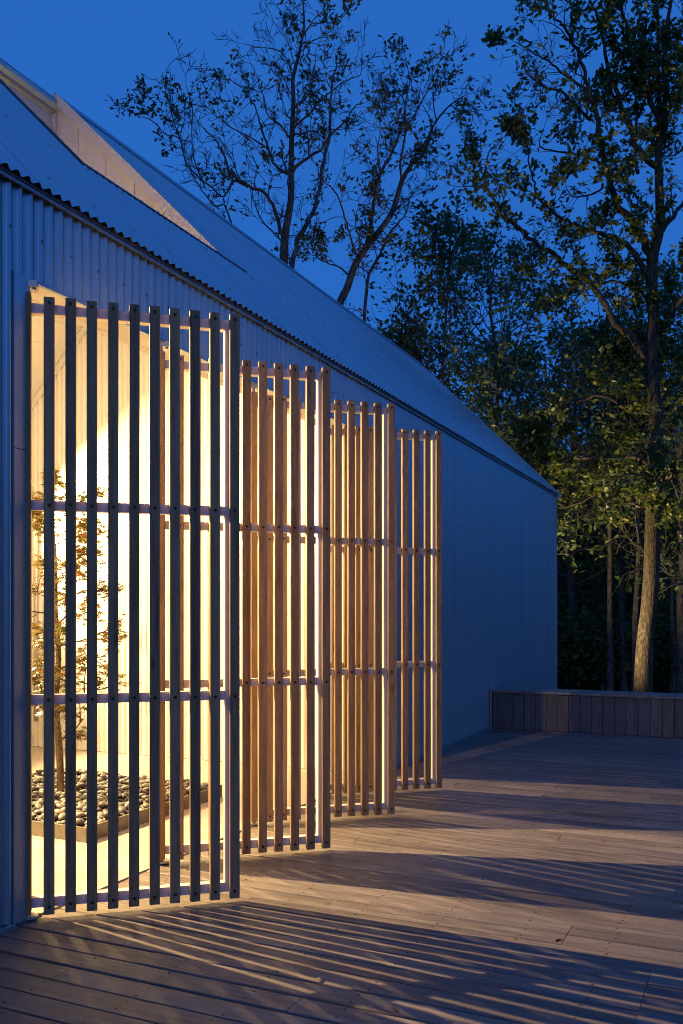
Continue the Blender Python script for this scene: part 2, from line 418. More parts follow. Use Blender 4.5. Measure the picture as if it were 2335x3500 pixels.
# courtyard walls of white corrugated sheet
cw = empty('courtyard_wall', (0,0,0), 0, bld)
for (u0, u1) in spans(BACK_X+.01, -.2):
    corr('white_sheet', u0, u1+.004, lambda u, d: [(u, FW-d, .012), (u, FW-d, 1.6), (u, FW-d, min(ceil_z(u), ceil_z(u))+.01)], M['white_clad'], cw, 0, .0055)
for (u0, u1) in spans(BACK_X+.01, -.2):
    corr('white_sheet', u0, u1+.004, lambda u, d: [(u, 3.30+d, .012), (u, 3.30+d, 1.6), (u, 3.30+d, ceil_z(u)+.01)], M['white_clad'], cw, 0, .0055)
for (u0, u1) in spans(3.30, FW):
    corr('white_sheet', u0, u1, lambda u, d: [(BACK_X+.015+d, u, .012), (BACK_X+.015+d, u, 3.02)], M['white_clad'], cw, 0, .0055)
for sa, sb in ((FW+.02, FW+.1), (3.2, 3.28)):
    mb = MB(); mb.prism([(BACK_X,0),(-.2,0),(-.2,3.4),(RIDGE_X,5.85),(BACK_X,3.4)], 1, sa, sb); mb.build('wall_core', M['core'], cw)
for sa, sb in ((FW-.032, FW-.012), (3.312, 3.332)):   # sloping head flashing
    mb = MB(); mb.prism([(BACK_X+.02, ceil_z(BACK_X+.02)-.008),(RIDGE_X, ceil_z(RIDGE_X)-.008),(RIDGE_X, ceil_z(RIDGE_X)-.10),(BACK_X+.02, ceil_z(BACK_X+.02)-.10)], 1, sa, sb)
    mb.build('head_flashing', M['ceiling'], cw)
    mb = MB(); mb.prism([(-.27, ceil_z(-.27)-.008),(RIDGE_X, ceil_z(RIDGE_X)-.008),(RIDGE_X, ceil_z(RIDGE_X)-.10),(-.27, ceil_z(-.27)-.10)], 1, sa, sb)
    mb.build('head_flashing', M['ceiling'], cw)
mb = MB()
for zr in (.28, 1.15, 2.0, 2.85, 3.7):
    u = BACK_X + .1
    while u < -.25:
        uu = round(u/PITCH)*PITCH
        if zr < ceil_z(uu) - .15: mb.disc((uu, FW-AMP, zr), .007, (0,-1,0), .006, 6)
        u += PITCH*3
scr = mb.build('wall_screws', M['white_clad'], cw); scr['kind'] = 'stuff'
mb = MB(); mb.cbox(-4.42, -4.30, FW-.075, FW-.011, 2.42, 2.66, .006); mb.build('junction_box', M['ceiling'], cw)
mb = MB(); mb.tube([(-4.15, FW-.035, 2.70), (-4.15, FW-.035, .3)], [.022,.022], 10); mb.build('conduit', M['hardware'], cw, True)
# ceiling boards on the far slope and the near slope
cb = empty('ceiling', (0,0,0), 0, bld)
mb = MB(); mb.prism([(RIDGE_X, ceil_z(RIDGE_X)+.02),(BACK_X, ceil_z(BACK_X)+.02),(BACK_X, ceil_z(BACK_X)+.03),(RIDGE_X, ceil_z(RIDGE_X)+.03)], 1, 3.28, FW+.02); mb.build('board_backing', M['gap'], cb)
def cboard(xa, xb, sa, sb):
    mb = MB(); za, zb = ceil_z(xa), ceil_z(xb)
    mb.prism([(xa, za), (xb, zb), (xb, zb+.016), (xa, za+.016)], 1, sa, sb); mb.build('ceiling_board', M['ceiling'], cb)
x = RIDGE_X - .106
cboard(RIDGE_X, x+.004, 3.34, FW-.020)
while x > BACK_X+.03:
    xb = max(x-.2125, BACK_X+.01)
    for a, b in ((3.34, 5.71), (5.716, FW-.020)): cboard(x, xb+.004, a, b)
    x = xb
for (xa, xb, sa, sb) in ((-.27, RIDGE_X, 3.30, W0-.03), (-.27, WC, W0-.03, W1+.03), (-.27, RIDGE_X, W1+.03, FW)):
    cboard(xa, xb, sa, sb)

# courtyard floor
mb = MB(); mb.box(BACK_X, -.012, 3.28, FW+.02, -.2, .008)
tag(mb.build('courtyard_floor', M['concrete']), 'pale concrete floor of the lit courtyard', kind='structure')

# ------------------------------------------------------------------ deck: single boards
deck = empty('deck', (0,0,0)); tag(deck, 'weathered wooden deck of long boards in front of the building', kind='structure')
BW = .1425; JO = .405
scr_mb = MB()
s = -2.0; row = 0
while s < 11.585:
    gap = .006 + R.random()*.004
    if R.random() < .1: gap = .014
    s1 = min(s + BW - gap, 11.59)
    x = .004 if not (O0 < (s+s1)/2 < O1) else -.004
    xe = 9.0
    cut = x + (R.choice((2, 3, 4, 5, 6, 7, 8, 9, 10, 11)) * JO)
    while x < xe - .05:
        e = min(cut, xe)
        z = R.uniform(-.0018, .0018); tilt = R.uniform(-.0014, .0014); c = .004
        mb = MB(); prof = [(s+.001, -.030), (s1-.001, -.030), (s1, -.004+z-tilt), (s1-c, z-tilt), (s+c, z+tilt), (s, -.004+z+tilt)]
        nseg = 1
        mb.prism([(a-s, b) for a, b in prof], 0, 0.0, e-.0025-x)
        o = mb.build('deck_board', M['deck'], deck); o.location = (x, s, 0)
        k = math.ceil((x-.2)/JO)
        while k*JO+.2 < e-.02:
            xx = k*JO + .2 + R.uniform(-.012, .012)
            if s > 1.2:
                for f in (.2, .8):
                    scr_mb.disc((min(max(xx, x+.02), e-.02), s + (s1-s)*f + R.uniform(-.008,.008), -.002+z), .0058, (0,0,1), .0028, 6)
            k += 1
        x = e; cut = e + R.choice((9, 10, 12))*JO
    s += BW; row += 1
o = scr_mb.build('deck_screws', M['deckscrew'], deck); o['kind'] = 'stuff'
mb = MB(); mb.box(.05, 9.0, -2.0, 11.58, -.46, -.12); mb.build('deck_framing', M['gap'], deck)

# ------------------------------------------------------------------ bench along the end of the deck
bn = empty('deck_bench', (0, 11.6, 0)); tag(bn, 'low weathered board bench closing the far end of the deck', 'bench')
mb = MB(); mb.box(.04, 9.0, .03, .40, -.45, .472); mb.build('bench_core', M['gap'], bn)
x = .035
while x < 9.0:
    wd = .1415; mb = MB(); mb.cbox(0, wd-.0055, R.uniform(-.003,.002), .026, .006, .468, .003)
    o = mb.build('front_board', M['bench'], bn); o.location = (x, 0, 0); x += wd
x = .032
while x < 9.0:
    wd = R.choice((.1415, .1415, .0905, .1415)); mb = MB()
    mb.prism([(.003,.476),(wd-.008,.476),(wd-.005,.479),(wd-.005,.508),(wd-.009,.512),(.004,.512),(0,.508),(0,.479)], 1, -.03 + R.uniform(-.004,.004), .43)
    o = mb.build('top_board', M['benchtop'], bn); o.location = (x, 0, R.uniform(-.002,.002)); x += wd
mb = MB(); mb.box(.004, .028, -.035, .44, .0, .545); mb.build('wall_flashing', M['trim'], bn)

# ------------------------------------------------------------------ pivoting slatted doors
def make_door():
    d = empty('slatted_door')
    def part(name, mt, fn, parent=d):
        mb = MB(); fn(mb); return mb.build(name, mt, parent)
    part('pivot_post', M['post'], lambda b: b.cbox(-.03, .018, -.063, .03, .035, 3.075, .003))
    RZ = (.08, 1.08, 2.04, 3.01)
    for z in RZ:
        part('rail', M['frame'], lambda b: b.prism([(-.025,z-.024),(.025,z-.024),(.025,z+.024),(-.025,z+.024)], 0, .0185, .972))
    part('stile', M['frame'], lambda b: b.cbox(.9725, 1.018, -.0255, .0255, .056, 3.034, .004))
    sm = []
    for k in range(1, 11):
        t = .102*k
        sl = part('slat', M['slat'], lambda b: b.cbox(-.0255, .0255, -.019, .019, 0, 3.03, .003))
        sl.location = (t, -.0447, .03 + R.uniform(-.002, .002))
        sl.rotation_euler = (R.uniform(-.0007,.0007), R.uniform(-.0009,.0009), R.uniform(-.02,.02))
        for z in (.07, 1.08, 2.04, 3.03):
            bo = bpy.data.objects.new('bolt', BOLT); link(bo, sl); bo.location = (R.uniform(-.002,.002), -.0185, z-.03+R.uniform(-.003,.003))
    part('pivot_bracket', M['hardware'], lambda b: (b.cbox(-.06, .05, -.05, .05, 3.108, 3.140, .006), b.disc((-.006, -.015, 3.07), .014, (0,0,1), .045, 10), b.disc((.03, -.02, 3.100), .010, (0,0,1), .012, 8)))
    part('pivot_bracket', M['hardware'], lambda b: (b.cbox(-.06, .05, -.055, .055, .0095, .022, .004), b.disc((-.006, -.015, .02), .014, (0,0,1), .02, 10)))
    return d
mb = MB(); mb.disc((0, 0, 0), .0082, (0,-1,0), .003, 10); mb.disc((0,-.003,0), .004, (0,-1,0), .002, 8)
BOLT = mb.mesh('bolt'); BOLT.materials.append(M['bolt'])
def copy_tree(o, parent=None):
    c = o.copy(); link(c, parent)
    for ch in o.children: copy_tree(ch, c)
    return c
D1 = make_door()
dlab = ['nearest tall slatted wood door, hinged beside the corrugated wall end',
        'second slatted wood door from the camera, just behind the nearest one',
        'third slatted wood door from the camera, between second and farthest doors',
        'farthest slatted wood door, standing before the long blue metal wall']
dang = [41.0, 41.6, 41.0, 41.3]
for k in range(4):
    o = D1 if k == 0 else copy_tree(D1)
    o.location = (-.033, 3.363 + 1.09*k, 0); o.rotation_euler = (0, 0, math.radians(dang[k]))
    tag(o, dlab[k], 'door', 'slatted pivot doors along the opening')

# ------------------------------------------------------------------ planter with pebbles
PX0, PX1, PS0, PS1 = -2.55, -.75, 4.61, 6.25
pl = empty('pebble_planter', ((PX0+PX1)/2, (PS0+PS1)/2, .008)); cx, cs_ = (PX0+PX1)/2, (PS0+PS1)/2
tag(pl, 'low square steel-edged bed of smooth river pebbles in the courtyard', 'planter')
hx, hy = (PX1-PX0)/2, (PS1-PS0)/2
for nm, bx in (('edging', (-hx, hx, -hy, -hy+.012)), ('edging', (-hx, hx, hy-.012, hy)), ('edging', (-hx, -hx+.012, -hy+.0125, hy-.0125)), ('edging', (hx-.012, hx, -hy+.0125, hy-.0125))):
    mb = MB(); mb.box(*bx, 0, .098); mb.build(nm, M['steel'], pl)
mb = MB(); mb.box(-hx+.013, hx-.013, -hy+.013, hy-.013, 0, .055); mb.build('soil', M['ground'], pl)
import bmesh
PEB = []
for k in range(6):
    bm = bmesh.new(); bmesh.ops.create_icosphere(bm, subdivisions=2, radius=1.0)
    for v in bm.verts:
        n = mnoise.noise(v.co*.9 + Vector((k*7.3, 2, 1))); v.co *= 1 + .16*n
    me = bpy.data.meshes.new('pebble'); bm.to_mesh(me); bm.free()
    me.polygons.foreach_set('use_smooth', [True]*len(me.polygons)); me.materials.append(M['pebble']); PEB.append(me)
items = []
def peb(x, y, z, sz):
    items.append((x, y, z, sz*R.uniform(.9, 1.35), sz*R.uniform(.75, 1.0), sz*R.uniform(.5, .72), R.uniform(0, 6.28), R.uniform(-.3, .3), R.uniform(-.3, .3), R.randrange(6)))
step = .055
ny = int(2*hy/step); nx = int(2*hx/step)
for i in range(nx):
    for j in range(ny):
        peb(-hx+.045+(i+.5*(j % 2))*step*.985+R.uniform(-.012,.012), -hy+.042+j*step*.985+R.uniform(-.012,.012), .075+R.uniform(-.01,.012), R.uniform(.023, .036))
for _ in range(560):
    x = R.uniform(-hx+.06, hx-.05); y = R.uniform(-hy+.05, hy-.05)
    peb(x, y, .105+R.uniform(-.006,.016), R.uniform(.021, .041))
items = [t for t in items if abs(t[0]) < hx-.04 and abs(t[1]) < hy-.04 and (t[0]+1.71-(-cx))**2 + (t[1]-(5.43-cs_))**2 > .0]
items.sort(key=lambda t: (-(t[2] > .095), (t[0]+cx-CAM.x)**2 + (t[1]+cs_-CAM.y)**2))
rest = MB()
for idx, (x, y, z, a, b, c, rz, rx, ry, k) in enumerate(items):
    if idx < 300:
        o = bpy.data.objects.new('pebble', PEB[k]); link(o, pl); o.location = (x, y, z); o.scale = (a, b, c); o.rotation_euler = (rx, ry, rz)
    else:
        mt = Matrix.LocRotScale(Vector((x, y, z)), __import__('mathutils').Euler((rx, ry, rz)), Vector((a, b, c)))
        me = PEB[k]; rest.add([mt @ v.co for v in me.vertices], [tuple(p.vertices) for p in me.polygons])
o = rest.build('pebble_fill', M['pebble'], pl, True); o['kind'] = 'stuff'

# ------------------------------------------------------------------ gooseneck lamps (the courtyard's light)
def lamp(loc, wall_s, label, aim=None, power=1.0, cone=104, blend=.55):
    x, s, z = loc
    t = empty('wall_lamp', (x, wall_s, z)); tag(t, label, 'lamp', 'gooseneck lamps in the courtyard')
    dy = s - wall_s; sg = 1 if dy > 0 else -1
    mb = MB(); mb.disc((0, sg*.004, .12), .06, (0, sg, 0), .02, 16); mb.build('wall_plate', M['enamel'], t)
    pts = [(0, sg*.02, .12), (0, dy*.35, .30), (0, dy*.75, .36), (0, dy*.96, .27), (0, dy, .15)]
    mb = MB(); mb.tube(pts, [.011]*5, 8); mb.build('arm', M['enamel'], t, True)
    prof = [(.02, .16), (.045, .13), (.06, .09), (.17, .045), (.185, .02)]
    n = 24; mb = MB()
    for r, zz in prof:
        for k in range(n): mb.v.append((r*math.cos(2*math.pi*k/n), dy + r*math.sin(2*math.pi*k/n), zz))
    for i in range(len(prof)-1):
        for k in range(n): mb.f.append((i*n+k, i*n+(k+1) % n, (i+1)*n+(k+1) % n, (i+1)*n+k))
    mb.f.append(tuple(range(n)))
    if aim is not None:
        rq = Vector((0,0,-1)).rotation_difference(Vector(aim)); pc = Vector((0, dy, .10))
        mb.v = [tuple(pc + rq @ (Vector(p)-pc)) for p in mb.v]
    mb.build('shade', M['enamel'], t, True)
    mb = MB(); mb.disc((0, dy, .045), .022, (0,0,1), .05, 12); mb.build('bulb', M['bulb'], t)
    ld = bpy.data.lights.new('lamp_light', 'POINT' if aim is None else 'SPOT'); ld.energy = LAMP_POWER*power
    if aim is not None: ld.spot_size = math.radians(cone); ld.spot_blend = blend
    ld.color = LAMP_COLOR; ld.shadow_soft_size = .02
    lo = bpy.data.objects.new('lamp_light', ld); link(lo, t); lo.location = (0, dy, .018)
    if aim is not None:
        lo.location = Vector((0, dy, .10)) + Vector(aim).normalized()*.085
        lo.rotation_euler = Vector(aim).to_track_quat('-Z', 'Y').to_euler()
lamp((-3.5, 4.05, 3.25), 3.312, 'tilted gooseneck wall lamp on the courtyard wall nearer the camera', (1.0, -.45, -.62), 1.5, 96, .35)
lamp((-4.75, 6.78, 2.92), 7.72, 'tilted gooseneck wall lamp on the far courtyard wall', (1.0, .22, -.42), 1.0, 92, .45)

sp = empty('added_spotlight', (-.62, 4.05, 3.47)); tag(sp, 'small added spotlight under the courtyard ceiling, brightening the far white wall', 'lamp')  # unseen fitting, added to brighten the far courtyard wall
aim = Vector((-2.0, 3.65, -1.75)).normalized()
mb = MB(); mb.disc((0,0,-.03), .012, (0,0,1), .16, 8); mb.build('stem', M['enamel'], sp)
mb = MB(); mb.disc(Vector((0,0,-.06)) - aim*.09, .045, aim, .13, 16); mb.build('housing', M['enamel'], sp, True)
ld = bpy.data.lights.new('spot_beam', 'SPOT'); ld.energy = LAMP_POWER*.36; ld.color = LAMP_COLOR; ld.spot_size = math.radians(104); ld.spot_blend = 1.0; ld.shadow_soft_size = .04
lo = bpy.data.objects.new('spot_beam', ld); link(lo, sp); lo.location = Vector((0,0,-.06)) + aim*.05; lo.rotation_euler = aim.to_track_quat('-Z', 'Y').to_euler()

# ------------------------------------------------------------------ plants
SN, CS = math.sin(YAW), math.cos(YAW)
def at(px, py, Z):
    X = (px-1167.0)/3070.0*Z
    return Vector((CAM.x + X*CS - Z*SN, X*SN + Z*CS, CAM.z + (2101.0-py)/3070.0*Z))

class Leaves:
    def __init__(self): self.c = []; self.n = []; self.u = []; self.s = []
    def add(self, c, n, u, s): self.c.append(c); self.n.append(n); self.u.append(u); self.s.append(s)
    def mesh(self, name, shape):
        C = np.array([tuple(a) for a in self.c]); Nn = np.array([tuple(a) for a in self.n]); U = np.array([tuple(a) for a in self.u]); S = np.array(self.s)
        Nn /= np.linalg.norm(Nn, axis=1)[:, None] + 1e-9
        U = U - Nn*(U*Nn).sum(1)[:, None]; U /= np.linalg.norm(U, axis=1)[:, None] + 1e-9
        V = np.cross(Nn, U)
        pts, faces = shape
        P = np.array(pts)                     # (k,3): along u, along v, along n
        k = len(P)
        verts = C[:, None, :] + S[:, None, None]*(P[None, :, 0:1]*U[:, None, :] + P[None, :, 1:2]*V[:, None, :] + P[None, :, 2:3]*Nn[:, None, :])
        nl = len(C)
        flat = []; cnt = []
        base = (np.arange(nl)*k)
        fa = np.concatenate([np.array(f) for f in faces]); fl = [len(f) for f in faces]
        flat = (base[:, None] + fa[None, :]).ravel(); cnt = np.tile(fl, nl)
        return np_mesh(name, verts.reshape(-1, 3), flat, cnt)
SIMPLE = ([(0,0,0), (.5,.28,.06), (1,0,-.05), (.5,-.28,.06)], [(0,1,2), (0,2,3)])
OAK = ([(0,0,0), (.22,.14,.02), (.34,.10,.02), (.48,.30,.05), (.60,.14,.02), (.78,.26,.03), (1.0,.04,-.04), (.78,-.24,.03), (.60,-.13,.02), (.46,-.30,.05), (.34,-.10,.02), (.2,-.14,.02)],
       [(0,1,2,10,11), (2,3,4,8,9,10), (4,5,6,7,8)])
def palm():
    pts = [(0,0,0)]; faces = []
    ang = [-118, -62, -28, 0, 28, 62, 118]; ln = [.42, .72, .92, 1.0, .92, .72, .42]
    for a, l in zip(ang, ln):
        a = math.radians(a); b = len(pts); w_ = .105*l
        ca, sa = math.cos(a), math.sin(a)
        for (t, o, dn) in ((.42, w_, .0), (1.0, 0, -.10), (.42, -w_, .0)):
            pts.append((t*l*ca - o*sa, t*l*sa + o*ca, dn))
        faces.append((0, b+2, b+1, b))
    return pts, faces
PALM = palm()

def rv(r=R): 
    while True:
        v = Vector((r.uniform(-1,1), r.uniform(-1,1), r.uniform(-1,1)))
        if .05 < v.length < 1: return v.normalized()

def curve_path(p, d, length, segs, wander, lift, r):
    pts = [p.copy()]; d = d.normalized()
    for _ in range(segs):
        d = (d + rv(r)*wander + Vector((0,0,lift))).normalized()
        p = p + d*(length/segs); pts.append(p.copy())
    return pts, d

def twigs(mb, lv, p, d, length, rad, level, maxlev, opt, r):
    """recursive branch; wood into mb, leaves into lv"""
    segs = 5 if level <= 1 else 3
    pts, dend = curve_path(p, d, length, segs, opt['wander'], opt['lift'], r)
    n = len(pts); mb.tube(pts, [max(rad*(1-.75*i/(n-1)), opt['rmin']) for i in range(n)], 5 if rad > .02 else 3)
    if level < maxlev:
        kids = r.randint(*opt['kids'])
        for k in range(kids):
            t = r.uniform(.25, 1.0); i = min(int(t*(n-1)), n-2); f = t*(n-1)-i
            q0 = pts[i].lerp(pts[i+1], f); dd = (pts[i+1]-pts[i]).normalized()
            side = rv(r); side = (side - dd*side.dot(dd)).normalized()
            nd = dd*r.uniform(.45, 1.0) + side*r.uniform(.55, 1.0)
            twigs(mb, lv, q0, nd, length*r.uniform(.45, .72), max(rad*.55, opt['rmin']), level+1, maxlev, opt, r)
    if level >= maxlev-1 and lv is not None:
        dens = opt['dens'](pts[-1]) if callable(opt['dens']) else opt['dens']
        cnt = int(opt['leaves']*dens + r.random())
        for _ in range(cnt):
            t = r.random()**.6; i = min(int(t*(n-1)), n-2)
            c = pts[i].lerp(pts[i+1], t*(n-1)-i) + rv(r)*opt['spread']*r.random()
            nn = (rv(r)*.8 + Vector((0,0,.7))); u = rv(r) + dend*.6 + Vector((0,0,-.25))
            lv.add(c, nn, u, opt['size']*r.uniform(.65, 1.25))

def smooth_poly(pts, sub=4):
    out = []
    n = len(pts)
    for i in range(n-1):
        p0, p1, p2, p3 = pts[max(i-1,0)], pts[i], pts[i+1], pts[min(i+2,n-1)]
        for k in range(sub):
            t = k/sub
            out.append(.5*((2*p1) + (p2-p0)*t + (2*p0-5*p1+4*p2-p3)*t*t + (3*p1-p0-3*p2+p3)*t**3))
    out.append(pts[-1]); return out

def traced_tree(name, Z0, trunk, limbs, label, leafmat, leafshape, barkmat, opt, seed, twigopt, group=None, ground=-.5):
    """trunk: [(px,py,radius)], limbs: [(r0, r1, depth_at_tip, [(px,py)...])] at distance Z0"""
    r = random.Random(seed); base = at(trunk[0][0], trunk[0][1], Z0); base.z = ground
    root = empty(name, base); tag(root, label, 'tree', group)
    mb = MB(); lv = Leaves()
    pts = [at(a, b, Z0) for a, b, _ in trunk]; pts = [base.copy(), base.lerp(pts[0], .5), base.lerp(pts[0], .93)] + pts if pts[0].z > ground+.2 else pts
    rad = [t[2] for t in trunk]
    if len(pts) > len(rad): rad = [rad[0]*1.25, rad[0]*1.1, rad[0]*1.02] + rad
    sp = smooth_poly(pts, 4); sr = np.interp(np.linspace(0, len(rad)-1, len(sp)), range(len(rad)), rad)
    mb.tube(sp, list(sr), 14)
    paths = [(sp[len(sp)//3:], sr[len(sp)//3:])]
    for (r0, r1, dz, pl_) in limbs:
        n = len(pl_); P = [at(a, b, Z0 + dz*(i/(n-1))**1.2) for i, (a, b) in enumerate(pl_)]
        P = smooth_poly(P, 4)
        P = [P[0]] + [p + rv(r)*min(.05, r0*.5) for p in P[1:]]
        rr = list(np.linspace(r0, r1, len(P))); mb.tube(P, rr, 8 if r0 > .05 else 6); paths.append((P, rr))
    for (P, rr) in paths:
        ln = 0
        nxt = r.uniform(*twigopt['step'])
        tot = sum((P[i+1]-P[i]).length for i in range(len(P)-1))
        for i in range(len(P)-1):
            seg = (P[i+1]-P[i]); ln += seg.length
            if ln > nxt:
                nxt = ln + r.uniform(*twigopt['step'])
                if rr[i] > twigopt.get('maxr', .12): continue
                if P[i].z < twigopt.get('zmin', 0): continue
                dd = seg.normalized(); side = rv(r); side = (side - dd*side.dot(dd)).normalized()
                L0 = twigopt['len']*r.uniform(.5, 1.3)
                twigs(mb, lv, P[i], dd*r.uniform(.4, .9) + side, L0, min(rr[i]*.55, twigopt['rad']), 0, twigopt['lev'], opt, r)
        twigs(mb, lv, P[-1], (P[-1]-P[-3]).normalized(), twigopt['len']*.7, max(rr[-1]*.8, opt['rmin']), 0, twigopt['lev'], opt, r)
    mb.v = [(a-base.x, b-base.y, c-base.z) for a, b, c in mb.v]
    mb.build('trunk', barkmat, root, True)
    lv.c = [c-base for c in lv.c]
    me = lv.mesh('crown', leafshape); me.materials.append(leafmat)
    link(bpy.data.objects.new('crown', me), root)
    return root, len(lv.c)

def clump(scale, lo, hi, off):
    def f(p):
        n = mnoise.noise(p*scale + Vector(off)); t = (n*.5+.5 - lo)/(hi-lo); return max(0.0, min(1.0, t))
    return f

# --- oak beside the end of the deck
oak_trunk = [(2196,2450,.155),(2203,2223,.135),(2217,2095,.128),(2226,1968,.124),(2230,1840,.122),(2235,1713,.12),(2239,1585,.122),(2242,1424,.112),(2232,1315,.10),(2228,1207,.095),(2235,1098,.09),(2229,990,.085),(2232,881,.08),(2251,800,.075),(2256,726,.07),(2251,551,.06),(2258,425,.055)]
oak_limbs = [
 (.045,.018,-.4,[(2258,425),(2216,325),(2186,250),(2161,190),(2141,100),(2116,0),(2105,-120)]),
 (.04,.018,.5,[(2258,425),(2246,300),(2251,150),(2241,0),(2235,-140)]),
 (.045,.02,.0,[(2258,425),(2271,325),(2276,150),(2291,0),(2300,-150)]),
 (.04,.018,-.8,[(2258,425),(2301,350),(2335,285),(2380,180),(2420,40)]),
 (.07,.012,-1.0,[(2230,900),(2200,830),(2171,776),(2111,701),(2081,626),(2056,501),(2041,400),(2015,325),(1990,225),(1950,125),(1910,75),(1875,25)]),
 (.05,.014,.9,[(2248,571),(2181,511),(2156,440),(2126,380),(2101,300),(2081,225),(2060,125),(2040,50),(2010,0),(1990,-90)]),
 (.03,.010,1.4,[(2181,590),(2171,540),(2176,425),(2166,275),(2151,150)]),
 (.055,.008,-.8,[(2230,1260),(2163,1163),(2105,1105),(2032,990),(1950,916),(1890,871),(1820,821),(1770,776),(1725,741),(1695,696),(1658,636),(1660,576),(1665,531),(1710,490)]),
 (.045,.007,-.6,[(2230,960),(2150,850),(2100,811),(2040,796),(1980,776),(1930,751),(1880,716),(1835,666),(1823,611),(1805,531),(1795,490)]),
 (.025,.007,-1.6,[(2020,410),(1965,360),(1920,315),(1860,295),(1820,270),(1795,240),(1780,205)]),
 (.022,.008,.3,[(2000,300),(1930,255),(1875,210),(1830,185),(1775,150)]),
 (.022,.007,-.5,[(2056,560),(2015,540),(1950,525),(1890,515),(1845,500),(1850,455)]),
 (.018,.006,-.9,[(2060,630),(2050,650),(1990,671),(1950,666),(1935,631)]),
 (.045,.014,.5,[(2236,1600),(2160,1560),(2080,1570),(2000,1560),(1930,1580),(1880,1570)]),
 (.030,.010,.3,[(2236,1640),(2170,1625),(2104,1636),(2057,1670),(1998,1708),(1951,1730),(1904,1734)]),
 (.03,.01,.6,[(2236,1420),(2150,1400),(2050,1350),(1960,1380),(1880,1400),(1800,1430)]),
 (.022,.008,-2.0,[(2234,1735),(2200,1732),(2146,1721),(2075,1722)]),
 (.04,.03,-.6,[(2245,1646),(2272,1632),(2306,1618)]),
 (.045,.012,-1.2,[(2240,1150),(2290,1080),(2340,1010),(2400,950),(2470,900)]),
 (.04,.012,.8,[(2240,1380),(2300,1330),(2370,1290),(2440,1240)]),
 (.045,.012,1.2,[(2252,800),(2300,740),(2340,680),(2400,560),(2450,450)]),
 (.03,.01,.8,[(2232,1050),(2190,1000),(2150,980),(2090,960),(2020,985),(1960,1010)]),
]
oak_trunk = [(a, b, c*1.25) for a, b, c in oak_trunk]
oak_limbs = [(a*1.2, b*1.2, c, d) for a, b, c, d in oak_limbs]
oopt = dict(wander=.33, lift=.03, kids=(2,4), rmin=.0045, leaves=12, spread=.13, size=.125, dens=(lambda f: (lambda p: min(1.5, f(p) + (.6 if 3.2 < p.z < 8.8 else .05))))(clump(.75, .42, .66, (3,1,9))))
traced_tree('oak_tree', 17.5, oak_trunk, oak_limbs, 'tall oak with pale rough trunk standing behind the bench', M['leaf_oak'], OAK, M['bark_oak'], oopt, 11,
            dict(step=(.18,.38), len=.78, rad=.017, lev=2, maxr=.095, zmin=3.0))

# --- two thin half-bare oaks behind the roof
t1_trunk = [(968,960,.12),(970,888,.11),(974,803,.105),(993,689,.085),(995,574,.075),(997,459,.065),(1003,344,.055),(1001,268,.05),(1024,176,.038),(1039,77,.026),(1035,15,.016)]
t1_limbs = [
 (.075,.02,1.5,[(997,930),(1016,826),(1055,750),(1085,673),(1100,574),(1123,474),(1131,367),(1135,283),(1150,210)]),
 (.06,.012,-1.8,[(976,820),(955,780),(930,700),(901,658),(848,635),(787,589),(764,528),(735,480),(700,440)]),
 (.03,.010,-1.0,[(848,640),(800,620),(764,673),(725,640),(672,600),(634,551),(614,474),(565,459),(526,417),(488,398)]),
 (.02,.007,-2.0,[(614,474),(595,421),(580,367),(565,306),(569,237)]),
 (.022,.007,-1.5,[(700,640),(668,560),(655,470),(657,367),(637,291)]),
 (.028,.008,.6,[(790,760),(764,700),(735,704),(690,650),(655,590),(640,520)]),
 (.045,.009,1.6,[(995,597),(940,566),(925,528),(894,444),(879,383),(833,306),(779,268)]),
 (.025,.007,-1.4,[(917,505),(848,467),(779,429),(748,383)]),
 (.03,.008,-.8,[(990,470),(950,420),(917,398),(900,330),(880,270)]),
 (.05,.009,-1.2,[(1000,600),(1016,566),(1093,513),(1131,459),(1185,406),(1208,367),(1246,352)]),
 (.035,.008,1.8,[(1000,470),(1012,429),(1062,383),(1100,340),(1139,306),(1185,275),(1231,253),(1235,190)]),
 (.03,.008,-1.0,[(1003,370),(1055,321),(1070,260),(1078,190)]),
 (.022,.007,1.0,[(1001,268),(978,199),(940,168),(879,161),(835,148)]),
 (.018,.006,-.7,[(1020,185),(1062,145),(1110,120),(1140,90)]),
 (.018,.006,.6,[(1010,230),(985,150),(960,110),(930,70)]),
 (.018,.006,.3,[(1030,130),(1010,70),(985,30),(960,0)]),
 (.018,.006,-.3,[(1030,130),(1070,70),(1100,40)]),
 (.03,.01,.9,[(980,850),(940,800),(900,760),(870,700),(860,640)]),
]
t1_trunk = [(a, b, c*.85) for a, b, c in t1_trunk]; t1_limbs = [(a*.8, b*.9, c, d) for a, b, c, d in t1_limbs]
topt = dict(wander=.36, lift=.05, kids=(2,4), rmin=.006, leaves=7, spread=.14, size=.115, dens=clump(.8, .46, .80, (7,2,4)))
_, c1 = traced_tree('thin_oak_tree', 20.0, t1_trunk, t1_limbs, 'tall half-bare tree with twin stems rising highest behind the roof ridge', M['leaf_thin'], OAK, M['bark_dark'], topt, 21,
            dict(step=(.22,.48), len=.78, rad=.016, lev=2, maxr=.09, zmin=6.0), 'half-bare trees behind the roof')
t2_trunk = [(1150,1080,.11),(1162,1033,.10),(1185,987,.098),(1215,903,.09),(1261,834,.08),(1315,765,.072),(1345,712,.068),(1368,635,.065),(1380,605,.06),(1414,551,.045),(1445,528,.04),(1468,459,.033),(1491,413,.028),(1537,360,.02),(1583,329,.012)]
